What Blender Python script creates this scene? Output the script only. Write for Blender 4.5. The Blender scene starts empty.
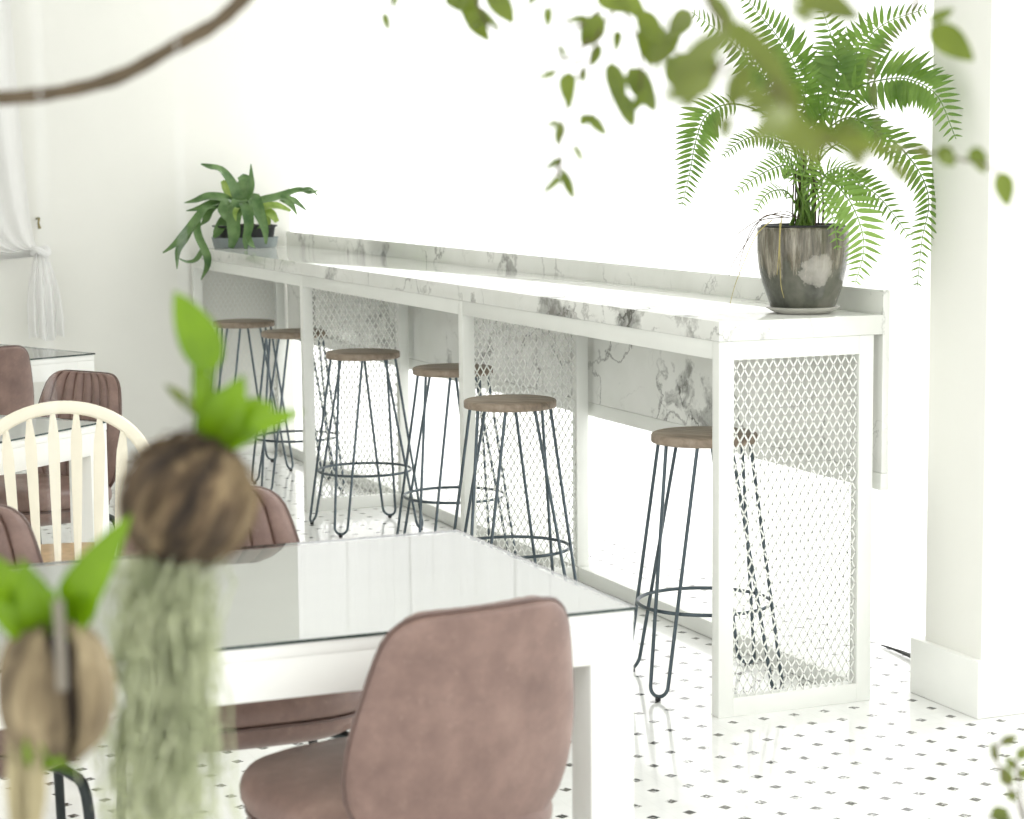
import bpy, bmesh, math, random
from mathutils import Vector, Matrix
random.seed(7)
PI = math.pi; R = math.radians
scene = bpy.context.scene
COL = scene.collection
V = Vector

# ------------------------------------------------------------------ camera
CAM = V((-2.6091, -4.8925, 1.4773))
YAW, PITCH, ROLL, FPX = 0.3929, 0.1174, -0.0094, 2142.5
_f = V((math.sin(YAW)*math.cos(PITCH), math.cos(YAW)*math.cos(PITCH), -math.sin(PITCH)))
_r0 = V((math.cos(YAW), -math.sin(YAW), 0)); _u0 = _r0.cross(_f)
CR = math.cos(ROLL)*_r0 + math.sin(ROLL)*_u0
CU = -math.sin(ROLL)*_r0 + math.cos(ROLL)*_u0
CF = _f
def at(x, y, d):
    """the point of the place seen at photo position x, y, d metres along the view axis"""
    return CAM + (CF + CR*((x-512)/FPX) + CU*((409.5-y)/FPX))*d
cd = bpy.data.cameras.new('camera'); cam = bpy.data.objects.new('camera', cd); COL.objects.link(cam)
cam.matrix_world = Matrix(((CR.x, CU.x, -CF.x, CAM.x), (CR.y, CU.y, -CF.y, CAM.y), (CR.z, CU.z, -CF.z, CAM.z), (0, 0, 0, 1)))
cd.sensor_width = 36; cd.lens = 36*FPX/1024; cd.clip_start = .05
cd.dof.use_dof = True; cd.dof.focus_distance = 6.2; cd.dof.aperture_fstop = 6.6
scene.camera = cam

# ------------------------------------------------------------------ materials
def srgb(r, g, b):
    f = lambda c: (c/255/12.92) if c/255 <= .04045 else ((c/255+.055)/1.055)**2.4
    return (f(r), f(g), f(b), 1)
class NT:
    def __init__(s, name):
        s.m = bpy.data.materials.new(name); s.m.use_nodes = True
        s.t = s.m.node_tree; s.t.nodes.clear()
        s.out = s.n('ShaderNodeOutputMaterial')
    def n(s, typ, **kw):
        nd = s.t.nodes.new(typ)
        for k, v in kw.items():
            if k.startswith('_'): setattr(nd, k[1:], v)
            else: nd.inputs[k.replace('__', ' ')].default_value = v
        return nd
    def l(s, a, b): s.t.links.new(a, b)
    def bsdf(s, **kw):
        b = s.n('ShaderNodeBsdfPrincipled')
        for k, v in kw.items(): b.inputs[k.replace('__', ' ')].default_value = v
        s.l(b.outputs[0], s.out.inputs[0]); return b
    def coords(s, scale=(1, 1, 1), rot=(0, 0, 0)):
        c = s.n('ShaderNodeTexCoord'); mp = s.n('ShaderNodeMapping')
        mp.inputs['Scale'].default_value = scale; mp.inputs['Rotation'].default_value = rot
        s.l(c.outputs['Object'], mp.inputs['Vector']); return mp.outputs[0]
    def rcoords(s, scale, eul):
        c = s.n('ShaderNodeTexCoord'); a = s.n('ShaderNodeMapping'); a.inputs['Rotation'].default_value = eul
        b = s.n('ShaderNodeMapping'); b.inputs['Scale'].default_value = scale
        s.l(c.outputs['Object'], a.inputs['Vector']); s.l(a.outputs[0], b.inputs['Vector']); return b.outputs[0]
    def noise(s, vec, scale, detail=4, rough=.55, dist=0):
        n = s.n('ShaderNodeTexNoise'); n.inputs['Scale'].default_value = scale; n.inputs['Detail'].default_value = detail
        n.inputs['Roughness'].default_value = rough; n.inputs['Distortion'].default_value = dist
        if vec is not None: s.l(vec, n.inputs['Vector'])
        return n
    def ramp(s, fac, stops, interp='LINEAR'):
        r = s.n('ShaderNodeValToRGB'); e = r.color_ramp.elements; r.color_ramp.interpolation = interp
        while len(e) < len(stops): e.new(.5)
        for i, (p, c) in enumerate(stops): e[i].position = p; e[i].color = c if len(c) == 4 else (*c, 1)
        s.l(fac, r.inputs[0]); return r.outputs[0]
    def math(s, op, a, b=None, c=None):
        m = s.n('ShaderNodeMath'); m.operation = op
        for i, v in enumerate((a, b, c)):
            if v is None: continue
            if isinstance(v, (int, float)): m.inputs[i].default_value = v
            else: s.l(v, m.inputs[i])
        return m.outputs[0]
    def mix(s, fac, a, b, mode='MIX'):
        m = s.n('ShaderNodeMix'); m.data_type = 'RGBA'; m.blend_type = mode
        for sock, v in ((m.inputs[0], fac), (m.inputs[6], a), (m.inputs[7], b)):
            if isinstance(v, (int, float)): sock.default_value = v
            elif isinstance(v, tuple): sock.default_value = v
            else: s.l(v, sock)
        return m.outputs[2]
    def bump(s, h, strength, dist, b):
        n = s.n('ShaderNodeBump'); n.inputs['Strength'].default_value = strength; n.inputs['Distance'].default_value = dist
        s.l(h, n.inputs['Height']); s.l(n.outputs[0], b.inputs['Normal'])

def m_plain(name, col, rough=.5, metal=0, var=.04, scale=20, **kw):
    t = NT(name); b = t.bsdf(Roughness=rough, Metallic=metal, **kw)
    n = t.noise(t.coords(), scale)
    dk = tuple(c*(1-var) for c in col[:3])+(1,); lt = tuple(min(1, c*(1+var)) for c in col[:3])+(1,)
    t.l(t.ramp(n.outputs[0], [(.3, dk), (.7, lt)]), b.inputs['Base Color']); return t.m

def m_marble():
    t = NT('grey_veined_marble'); b = t.bsdf(Roughness=.07)
    v = t.rcoords((1.5, .85, 1.0), (.55, .15, .1))
    w = t.noise(v, 4.5, 6, .62); w2 = t.noise(v, 1.1, 3, .5)
    def warp(src, amt, base):
        va = t.n('ShaderNodeVectorMath'); va.operation = 'MULTIPLY_ADD'
        t.l(src, va.inputs[0]); va.inputs[1].default_value = (amt,)*3; t.l(base, va.inputs[2]); return va.outputs[0]
    p = warp(w.outputs['Color'], .30, warp(w2.outputs['Color'], .5, v))
    def veins(scale, width):
        vo = t.n('ShaderNodeTexVoronoi'); vo.feature = 'DISTANCE_TO_EDGE'; vo.inputs['Scale'].default_value = scale; t.l(p, vo.inputs['Vector'])
        return t.ramp(vo.outputs['Distance'], [(0, (1, 1, 1)), (width, (0, 0, 0))])
    m1 = t.ramp(t.noise(v, 2.2, 2).outputs[0], [(.44, (0, 0, 0)), (.6, (1, 1, 1))])
    m2 = t.ramp(t.noise(v, 3.1, 3).outputs[0], [(.5, (0, 0, 0)), (.66, (1, 1, 1))])
    big = t.noise(p, 2.3, 6, .6); fine = t.noise(p, 16, 5, .7)
    smear = t.math('MULTIPLY', t.ramp(big.outputs[0], [(.585, (0, 0, 0)), (.635, (1, 1, 1))]), t.ramp(fine.outputs[0], [(.3, (.35, .35, .35)), (.62, (1, 1, 1))]))
    f = t.math('ADD', t.math('MULTIPLY', t.math('MULTIPLY', veins(2.4, .018), m1), .75), t.math('MULTIPLY', t.math('MULTIPLY', veins(5.2, .022), m2), .5))
    f = t.math('MINIMUM', t.math('ADD', f, t.math('MULTIPLY', smear, .8)), 1)
    cloud = t.ramp(t.noise(v, 3, 4).outputs[0], [(.3, srgb(222, 224, 217)), (.7, srgb(238, 239, 234))])
    t.l(t.mix(f, cloud, srgb(98, 98, 92)), b.inputs['Base Color']); return t.m

def m_floor():
    t = NT('white_octagon_tile_with_black_dots'); b = t.bsdf(Roughness=.10)
    c = t.n('ShaderNodeTexCoord'); sp = t.n('ShaderNodeSeparateXYZ'); t.l(c.outputs['Object'], sp.inputs[0])
    S = .0918
    def cell(o, off): return t.math('ABSOLUTE', t.math('SUBTRACT', t.math('FRACT', t.math('ADD', t.math('DIVIDE', t.math('SUBTRACT', o, off), S), .5)), .5))
    ax, ay = cell(sp.outputs[0], .567), cell(sp.outputs[1], -.142)
    def sgn(o, off): return t.math('SUBTRACT', t.math('FRACT', t.math('ADD', t.math('DIVIDE', t.math('SUBTRACT', o, off), S), .5)), .5)
    sx, sy = sgn(sp.outputs[0], .567), sgn(sp.outputs[1], -.142); c_, s_ = math.cos(R(22.5)), math.sin(R(22.5))
    u = t.math('ABSOLUTE', t.math('SUBTRACT', t.math('MULTIPLY', sx, c_), t.math('MULTIPLY', sy, s_)))
    v = t.math('ABSOLUTE', t.math('ADD', t.math('MULTIPLY', sx, s_), t.math('MULTIPLY', sy, c_)))
    dot = t.math('LESS_THAN', t.math('ADD', u, v), .178)
    fleck = t.ramp(t.noise(c.outputs['Object'], 75, 2, .5, 1.0).outputs[0], [(.56, (0, 0, 0)), (.60, (1, 1, 1))])
    dot = t.math('MULTIPLY', dot, t.math('SUBTRACT', 1, t.math('MULTIPLY', fleck, .75)))
    g = t.math('MAXIMUM', t.math('GREATER_THAN', ax, .490), t.math('GREATER_THAN', ay, .490))
    nz = t.noise(c.outputs['Object'], 9, 2)
    tile = t.ramp(nz.outputs[0], [(.3, srgb(238, 239, 236)), (.7, srgb(246, 247, 245))])
    colr = t.mix(t.math('MULTIPLY', g, .22), tile, srgb(210, 211, 207))
    dk = t.ramp(t.noise(c.outputs['Object'], 14, 1).outputs[0], [(.35, srgb(44, 44, 42)), (.65, srgb(98, 96, 90))])
    t.l(t.mix(dot, colr, dk), b.inputs['Base Color'])
    t.bump(t.math('SUBTRACT', 1, g), .1, .001, b); return t.m

def m_wood():
    t = NT('weathered_walnut_wood'); b = t.bsdf(Roughness=.5)
    v = t.coords((14, 2.2, 6), (0, 0, .3)); n = t.noise(v, 3.5, 7, .65, .6)
    t.l(t.ramp(n.outputs[0], [(.25, srgb(94, 82, 69)), (.5, srgb(142, 127, 110)), (.75, srgb(174, 159, 141))]), b.inputs['Base Color'])
    t.bump(n.outputs[0], .2, .002, b); return t.m

def m_leather():
    t = NT('dusty_brown_leather'); b = t.bsdf(Roughness=.42)
    v = t.coords(); n = t.noise(v, 11, 8, .62); n2 = t.noise(v, 45, 6, .7)
    c = t.ramp(n.outputs[0], [(.28, srgb(106, 84, 76)), (.5, srgb(125, 101, 92)), (.74, srgb(146, 121, 110))])
    t.l(t.mix(t.ramp(n2.outputs[0], [(.58, (0, 0, 0)), (.8, (.35, .35, .35))]), c, srgb(170, 147, 136)), b.inputs['Base Color'])
    t.bump(n2.outputs[0], .08, .002, b); return t.m

def m_glass():
    t = NT('clear_table_glass'); tr = t.n('ShaderNodeBsdfTransparent'); gl = t.n('ShaderNodeBsdfGlossy')
    tr.inputs[0].default_value = (.985, 1, .995, 1); gl.inputs['Roughness'].default_value = .02
    fr = t.n('ShaderNodeFresnel'); fr.inputs[0].default_value = 1.52
    mx = t.n('ShaderNodeMixShader'); t.l(fr.outputs[0], mx.inputs[0]); t.l(tr.outputs[0], mx.inputs[1]); t.l(gl.outputs[0], mx.inputs[2])
    t.l(mx.outputs[0], t.out.inputs[0]); return t.m

def m_sheer(name, col, transp, transl):
    t = NT(name); d = t.n('ShaderNodeBsdfDiffuse'); tl = t.n('ShaderNodeBsdfTranslucent'); tr = t.n('ShaderNodeBsdfTransparent')
    n = t.noise(t.coords((1, 1, .05)), 60, 2)
    c = t.ramp(n.outputs[0], [(.3, tuple(x*.97 for x in col[:3])), (.7, col)])
    t.l(c, d.inputs[0]); t.l(c, tl.inputs[0])
    m1 = t.n('ShaderNodeMixShader'); m1.inputs[0].default_value = transl; t.l(d.outputs[0], m1.inputs[1]); t.l(tl.outputs[0], m1.inputs[2])
    m2 = t.n('ShaderNodeMixShader'); m2.inputs[0].default_value = transp; t.l(m1.outputs[0], m2.inputs[1]); t.l(tr.outputs[0], m2.inputs[2])
    t.l(m2.outputs[0], t.out.inputs[0]); return t.m

def m_leaf(name, c1, c2, transl=.45, rough=.4, scale=14):
    t = NT(name); b = t.n('ShaderNodeBsdfPrincipled'); b.inputs['Roughness'].default_value = rough
    tl = t.n('ShaderNodeBsdfTranslucent')
    n = t.noise(t.coords(), scale, 3)
    c = t.ramp(n.outputs[0], [(.3, c1), (.7, c2)])
    t.l(c, b.inputs['Base Color']); t.l(t.mix(.35, c, tuple(min(1, x*1.7) for x in c2[:3])+(1,)), tl.inputs[0])
    m = t.n('ShaderNodeMixShader'); m.inputs[0].default_value = transl; t.l(b.outputs[0], m.inputs[1]); t.l(tl.outputs[0], m.inputs[2])
    t.l(m.outputs[0], t.out.inputs[0]); return t.m

def m_husk(name, lean, c0, c1, c2):
    t = NT(name); b = t.bsdf(Roughness=.9)
    eul = Matrix.Rotation(lean, 3, CF).to_euler()
    n = t.noise(t.rcoords((95, 95, 12), eul), 1, 6, .6, .3)
    w = t.noise(t.rcoords((34, 34, 9), eul), 1, 3)
    f = t.math('ADD', t.math('MULTIPLY', n.outputs[0], .45), t.math('MULTIPLY', w.outputs[0], .55))
    t.l(t.ramp(f, [(.40, c0), (.5, c1), (.60, c2)]), b.inputs['Base Color'])
    t.bump(n.outputs[0], .6, .004, b); return t.m

def m_glaze():
    t = NT('dripped_grey_glaze'); b = t.bsdf(Roughness=.12)
    v = t.coords((30, 30, 3.2)); n = t.noise(v, 1.4, 6, .7); blot = t.noise(t.coords((1, 1, .8)), 9, 4, .6)
    c = t.n('ShaderNodeTexCoord'); sp = t.n('ShaderNodeSeparateXYZ'); t.l(c.outputs['Object'], sp.inputs[0])
    h = t.math('ADD', t.math('MULTIPLY', sp.outputs[2], 4.2), t.math('MULTIPLY', n.outputs[0], .9))
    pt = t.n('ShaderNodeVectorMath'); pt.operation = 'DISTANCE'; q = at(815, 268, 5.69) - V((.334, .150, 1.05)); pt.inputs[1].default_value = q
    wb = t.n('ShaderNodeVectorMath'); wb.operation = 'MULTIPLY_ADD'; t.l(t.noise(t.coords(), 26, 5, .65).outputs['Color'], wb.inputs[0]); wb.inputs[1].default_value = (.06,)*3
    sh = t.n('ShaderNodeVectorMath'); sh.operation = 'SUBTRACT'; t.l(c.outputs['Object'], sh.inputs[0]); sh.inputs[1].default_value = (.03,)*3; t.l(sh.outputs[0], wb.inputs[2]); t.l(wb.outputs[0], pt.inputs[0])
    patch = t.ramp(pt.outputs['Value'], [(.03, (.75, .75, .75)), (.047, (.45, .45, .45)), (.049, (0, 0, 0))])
    up = t.ramp(h, [(.95, (0, 0, 0)), (1.55, (.8, .8, .8))])
    low = t.ramp(blot.outputs[0], [(.36, srgb(58, 60, 52)), (.5, srgb(88, 89, 78)), (.66, srgb(112, 111, 100)), (.67, srgb(150, 147, 138)), (.8, srgb(160, 156, 148))])
    hi = t.ramp(n.outputs[0], [(.36, srgb(58, 55, 45)), (.5, srgb(112, 106, 91)), (.66, srgb(176, 170, 154))])
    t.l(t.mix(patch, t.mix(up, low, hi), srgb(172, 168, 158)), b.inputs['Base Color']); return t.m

M = dict(
    wall=m_plain('warm_white_plaster', srgb(241, 241, 234), .8, var=.012, scale=3),
    ceil=m_plain('white_ceiling_paint', srgb(240, 240, 236), .85, var=.01, scale=3),
    paint=m_plain('white_satin_paint', srgb(245, 246, 241), .35, var=.015, scale=8),
    white_metal=m_plain('white_powder_coated_metal', srgb(236, 238, 232), .4, var=.015, scale=8),
    marble=m_marble(), floor=m_floor(), wood=m_wood(), leather=m_leather(), glass=m_glass(),
    glass_edge=m_plain('dark_green_glass_edge', srgb(40, 58, 54), .1),
    piping=m_plain('worn_leather_piping', srgb(96, 76, 69), .35, var=.15, scale=40),
    steel=m_plain('blue_grey_steel', srgb(84, 95, 101), .32, .75, var=.08),
    dark_metal=m_plain('dark_chair_metal', srgb(52, 58, 58), .35, .6),
    black=m_plain('black_plastic', srgb(28, 30, 30), .5),
    rubber=m_plain('black_rubber', srgb(40, 42, 44), .7),
    sheer=m_sheer('white_sheer_voile', (.97, .97, .965, 1), .12, .72),
    sheer2=m_sheer('white_sheer_drape', (.97, .97, .955, 1), .05, .3), hem=m_sheer('doubled_voile_hem', (.96, .96, .96, 1), .06, .5),
    cream=m_plain('cream_white_lacquer', srgb(240, 234, 214), .35, var=.02),
    seatwood=m_plain('honey_wood', srgb(190, 160, 122), .4, var=.15, scale=30),
    glaze=m_glaze(), saucer=m_plain('grey_stoneware', srgb(188, 186, 178), .35),
    soil=m_plain('dark_soil', srgb(52, 42, 34), .95, var=.4, scale=60),
    fern=m_leaf('fern_green', srgb(70, 106, 32), srgb(116, 148, 62), .32),
    fernlight=m_leaf('young_fern_green', srgb(104, 140, 56), srgb(140, 172, 86), .36),
    stag=m_leaf('staghorn_green', srgb(50, 88, 38), srgb(112, 142, 86), .18, .28, 16),
    stagl=m_leaf('staghorn_light_green', srgb(112, 142, 58), srgb(158, 180, 92), .35, .35, 22),
    tree=m_leaf('tree_leaf_green', srgb(72, 88, 18), srgb(110, 126, 38), .32),
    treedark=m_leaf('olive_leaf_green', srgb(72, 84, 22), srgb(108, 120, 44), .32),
    bright=m_leaf('bright_epiphyte_green', srgb(80, 114, 4), srgb(122, 158, 12), .42, .35),
    bark=m_plain('grey_brown_bark', srgb(84, 72, 54), .9, var=.3, scale=70),
    stem=m_plain('dark_fern_stem', srgb(72, 58, 44), .8, var=.3, scale=60),
    root=m_plain('pale_aerial_root', srgb(168, 156, 96), .8, var=.2, scale=60),
    roottan=m_plain('tan_fibre', srgb(172, 162, 128), .9, var=.15, scale=60),
    moss=m_leaf('pale_grey_green_moss', srgb(160, 168, 132), srgb(210, 215, 184), .35, .8, 40),
    husk=m_husk('brown_coconut_husk', R(-32), srgb(38, 30, 22), srgb(88, 72, 52), srgb(136, 118, 88)),
    husk2=m_husk('tan_coconut_husk', R(-6), srgb(78, 66, 48), srgb(120, 106, 80), srgb(152, 138, 108)),
    tray=m_sheer('clear_frosted_plastic', srgb(205, 215, 216), .5, .4), cord=m_plain('grey_cotton_cord', srgb(120, 114, 102), .8),
    line=m_plain('clear_nylon', srgb(225, 228, 228), .3), brass=m_plain('aged_brass', srgb(128, 116, 60), .35, .7),
)

# ------------------------------------------------------------------ mesh building
class MB:
    def __init__(s): s.v = []; s.f = []; s.sm = []; s.mi = []; s.cur = 0
    def add(s, vs, fs, smooth=True):
        o = len(s.v); s.v += [tuple(p) for p in vs]
        for f in fs: s.f.append(tuple(i+o for i in f)); s.sm.append(smooth); s.mi.append(s.cur)
    def box(s, a, b, bev=0.0, M4=None):
        bm = bmesh.new(); bmesh.ops.create_cube(bm, size=1)
        for v in bm.verts: v.co = V([(a[i]+b[i])/2 + v.co[i]*(b[i]-a[i]) for i in range(3)])
        if bev: bmesh.ops.bevel(bm, geom=bm.edges[:], offset=bev, segments=2, affect='EDGES', profile=.5)
        if M4: bm.transform(M4)
        bm.verts.index_update()
        s.add([v.co.copy() for v in bm.verts], [[v.index for v in f.verts] for f in bm.faces], False); bm.free()
    def tube(s, pts, r, n=8, caps=True, closed=False):
        pts = [V(p) for p in pts]; m = len(pts)
        rr = [r]*m if isinstance(r, (int, float)) else list(r)
        T = []
        for i in range(m):
            a = pts[(i-1) % m] if (closed or i > 0) else pts[i]; b = pts[(i+1) % m] if (closed or i < m-1) else pts[i]
            d = b-a; T.append(d.normalized() if d.length > 1e-9 else V((0, 0, 1)))
        up = V((0, 0, 1)) if abs(T[0].z) < .9 else V((1, 0, 0))
        nr = (up - T[0]*up.dot(T[0])).normalized(); vs = []
        for i in range(m):
            nr = nr - T[i]*nr.dot(T[i]); nr = nr.normalized() if nr.length > 1e-6 else T[i].orthogonal().normalized()
            bn = T[i].cross(nr)
            for k in range(n): a = 2*PI*k/n; vs.append(pts[i] + (nr*math.cos(a)+bn*math.sin(a))*rr[i])
        fs = []
        for i in range(m if closed else m-1):
            j = (i+1) % m
            for k in range(n): fs.append((i*n+k, i*n+(k+1) % n, j*n+(k+1) % n, j*n+k))
        if caps and not closed: fs.append(tuple(range(n-1, -1, -1))); fs.append(tuple((m-1)*n+k for k in range(n)))
        s.add(vs, fs)
    def lathe(s, prof, n=40, c=(0, 0, 0), caps=True, fn=None):
        vs = []
        for r, z in prof:
            for k in range(n):
                a = 2*PI*k/n; q = fn(a, z) if fn else 1
                vs.append((c[0]+r*q*math.cos(a), c[1]+r*q*math.sin(a), c[2]+z))
        fs = [(i*n+k, i*n+(k+1) % n, (i+1)*n+(k+1) % n, (i+1)*n+k) for i in range(len(prof)-1) for k in range(n)]
        if caps: fs.append(tuple(range(n-1, -1, -1))); fs.append(tuple((len(prof)-1)*n+k for k in range(n)))
        s.add(vs, fs)
    def grid(s, P, nu, nv, smooth=True):
        vs = [P(i/nu, j/nv) for j in range(nv+1) for i in range(nu+1)]
        s.add(vs, [(j*(nu+1)+i, j*(nu+1)+i+1, (j+1)*(nu+1)+i+1, (j+1)*(nu+1)+i) for j in range(nv) for i in range(nu)], smooth)
    def build(s, name, mat, parent=None, M4=None):
        me = bpy.data.meshes.new(name); me.from_pydata(s.v, [], s.f); me.update()
        for mt in (mat if isinstance(mat, (list, tuple)) else [mat]): me.materials.append(mt)
        me.polygons.foreach_set('use_smooth', s.sm); me.polygons.foreach_set('material_index', s.mi)
        bm = bmesh.new(); bm.from_mesh(me); bmesh.ops.recalc_face_normals(bm, faces=bm.faces[:]); bm.to_mesh(me); bm.free()
        me.set_sharp_from_angle(angle=math.radians(42))
        o = bpy.data.objects.new(name, me); COL.objects.link(o)
        if parent: o.parent = parent
        return o
def tag(o, label, cat, group=None):
    o['label'] = label; o['category'] = cat
    if group: o['group'] = group
    return o
def thing(name, label, cat, loc=(0, 0, 0), rz=0, group=None):
    o = bpy.data.objects.new(name, None); COL.objects.link(o); o.empty_display_size = .1
    o.location = loc; o.rotation_euler = (0, 0, rz); return tag(o, label, cat, group)
def struct(name, mb, mat):
    o = mb.build(name, mat); o['kind'] = 'structure'; return o
def dup(root, loc, rz, label):
    r = root.copy(); COL.objects.link(r); r.location = loc; r.rotation_euler = (0, 0, rz); r['label'] = label
    for ch in list(root.children):
        c = ch.copy(); COL.objects.link(c); c.parent = r
        for g in ch.children:
            d = g.copy(); COL.objects.link(d); d.parent = c
    return r
def spline(P, n):
    P = [V(p) for p in P]; Q = [P[0]*2-P[1]] + P + [P[-1]*2-P[-2]]; out = []; m = len(P)-1
    for k in range(n+1):
        s = k/n*m; i = min(int(s), m-1); t = s-i; a, b, c, d = Q[i:i+4]
        out.append(.5*((2*b)+(c-a)*t+(2*a-5*b+4*c-d)*t*t+(3*b-a-3*c+d)*t**3))
    return out

# ------------------------------------------------------------------ the room
b = MB(); b.box((-6, -9, -.1), (1.3, 8.6, 0)); struct('floor', b, M['floor'])
b = MB(); b.box((-6, 5.56, 0), (.522, 5.75, 3.1)); struct('wall_back', b, M['wall'])
b = MB(); b.box((-6.15, 1.5, 0), (-6, 5.75, 3.1)); struct('wall_left', b, M['wall'])
b = MB(); b.box((-6.15, -3.6, 3.1), (.98, 8.6, 3.25)); struct('ceiling', b, M['ceil'])
b = MB(); b.box((-6, 5.545, 0), (.40, 5.56, .10), .003); struct('baseboard_back', b, M['paint'])
b = MB(); b.box((.628, -.278, 0), (.96, -.015, 3.1), .004); struct('wall_right', b, M['wall'])
b = MB(); b.box((.61, -.292, 0), (.97, .03, .155), .004); struct('baseboard_right', b, M['paint'])
b = MB(); b.grid(lambda u, v: V((.672+.016*math.sin(u*17)+.10*u, -.012+.10*u+.006*math.sin(u*31), .157+2.94*v)), 60, 4)
tag(b.build('gathered_curtain', M['sheer']), 'narrow strip of sheer curtain gathered against the white column', 'curtain')
b = MB(); b.tube(spline([(.835, .53, .006), (.834, .45, .008), (.826, .36, .011), (.815, .30, .012)], 10), [.002, .003, .004, .004, .005, .006, .006, .007, .007, .007, .007], 8)
tag(b.build('floor_track', M['black']), 'short black track end on the floor between curtain and white column', 'floor track')

# window curtain: one long pleated sheet with a rounded return in the far corner
def curtain_path(n):
    return [(V((.865, -3.2+11.4*i/n, 0)), V((-1, 0, 0)), 11.4*i/n) for i in range(n+1)]
CP = curtain_path(1100)
ph = [random.uniform(0, 6.28) for _ in range(6)]
def pleat(s, z):
    a = .5+.5*math.sin(s*1.7+ph[0])
    return (.013*math.sin(s*31+1.6*math.sin(s*2.3+ph[1])+ph[2]) + .012*a*math.sin(s*58+2*math.sin(s*3.1+ph[3])) + .004*math.sin(s*9+z*.6))
b = MB()
def cpt(u, v):
    p, n, s = CP[min(1100, int(round(u*1100)))]; z = .012+v*3.0
    return p + n*pleat(s, z) + V((0, 0, z))
b.grid(cpt, 1100, 6)
cur = b.build('sheer_curtain', M['sheer'])
b = MB()
for i in range(95, 1090, 37):
    i += random.randint(-9, 9); w = random.choice((1, 1, 2))
    b.grid(lambda u, v: cpt((i+w*u)/1100, v)+V((-.002, 0, 0)), w, 6)
b.build('hem', M['hem'], cur)
tag(cur, 'long white sheer curtain hanging floor to ceiling behind the bar counter', 'curtain')

# tied-back drape on the back wall
dr = thing('tied_drape', 'white sheer drape gathered and knotted beside the far back wall', 'drape', (-.76, 5.44, 0))
def sheet(u, v):
    s = u; xt = -.125-1.35*s
    p0 = V((xt, .03, 2.95)); p1 = V((xt*(1-.1*s)+.06*(1-s), .03, 1.7-.35*s)); p2 = V((-.05-.95*s, 0, .93+.06*(1-s))); p3 = V((0, 0, 1.05+.05*(.5-s)))
    t = v; q = p0*(1-t)**3+p1*3*t*(1-t)**2+p2*3*t*t*(1-t)+p3*t**3
    q.y += .028*(1-t*.7)*math.sin(s*52+.5*math.sin(4*t)); return q
b = MB(); b.grid(sheet, 110, 30); b.build('drape_panel', M['sheer2'], dr)
b = MB()
def tail(u, v):
    w = .02+.062*v**.8+.02*math.sin(v*PI)
    return V(((u-.5)*2*w+.018*v, -.01+.02*math.sin(u*24+v)*(.4+v), 1.05-.42*v+.012*math.sin(u*9)))
b.grid(tail, 50, 16); b.build('drape_tail', M['sheer2'], dr)
b = MB(); b.tube([(.035*math.cos(a), -.01+.03*math.sin(a), 1.05+.012*math.sin(2*a)) for a in [2*PI*k/20 for k in range(20)]], .017, 8, closed=True)
b.build('tie', M['sheer2'], dr)
hk = at(39, 221, (V((-.74, 5.5, 1.2))-CAM).dot(CF))
b = MB(); b.tube(spline([(hk.x, 5.56, hk.z+.01), (hk.x, 5.50, hk.z+.012), (hk.x-.006, 5.485, hk.z-.01), (hk.x, 5.49, hk.z-.035)], 12), [.006]*5+[.006, .005, .005, .005, .005, .006, .007, .008], 8)
tag(b.build('curtain_hook', M['brass']), 'small brass curtain hook on the back wall beside the knotted drape', 'hook')

# ------------------------------------------------------------------ the bar counter
H, W, L = 1.05, .4656, 1.8341
bar = thing('bar_counter', 'long white framed bar counter with grey veined marble top and mesh ends', 'bar counter', (.24, 2.75, 0))
OFF = V((-.24, -2.75, 0))
def bpart(b, name, mat, parent=bar):
    b.v = [tuple(V(p)+OFF) for p in b.v]; return b.build(name, mat, parent)
T0 = .9975; YE = 3*L+.038
b = MB(); b.box((-.004, -.006, T0), (.4905, 5.335, H), .0025); bpart(b, 'countertop', [M['marble']])
b = MB(); b.box((.4915, -.003, .622), (.5135, YE, 1.1147), .0015); bpart(b, 'splashback', M['marble'])
b = MB(); b.box((.489, -.004, .575), (.5145, YE, .6215), .0015); bpart(b, 'panel_edging', M['white_metal'])
for k in range(3):
    b = MB(); b.box((.0005, k*L+.0385, T0-.048), (.038, (k+1)*L-.0005, T0-.0005), .0008); bpart(b, 'front_rail', M['white_metal'])
    b = MB(); b.box((.422, k*L+.043, 0.002), (.463, (k+1)*L-.005, .052), .001); bpart(b, 'floor_rail', M['white_metal'])
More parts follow.
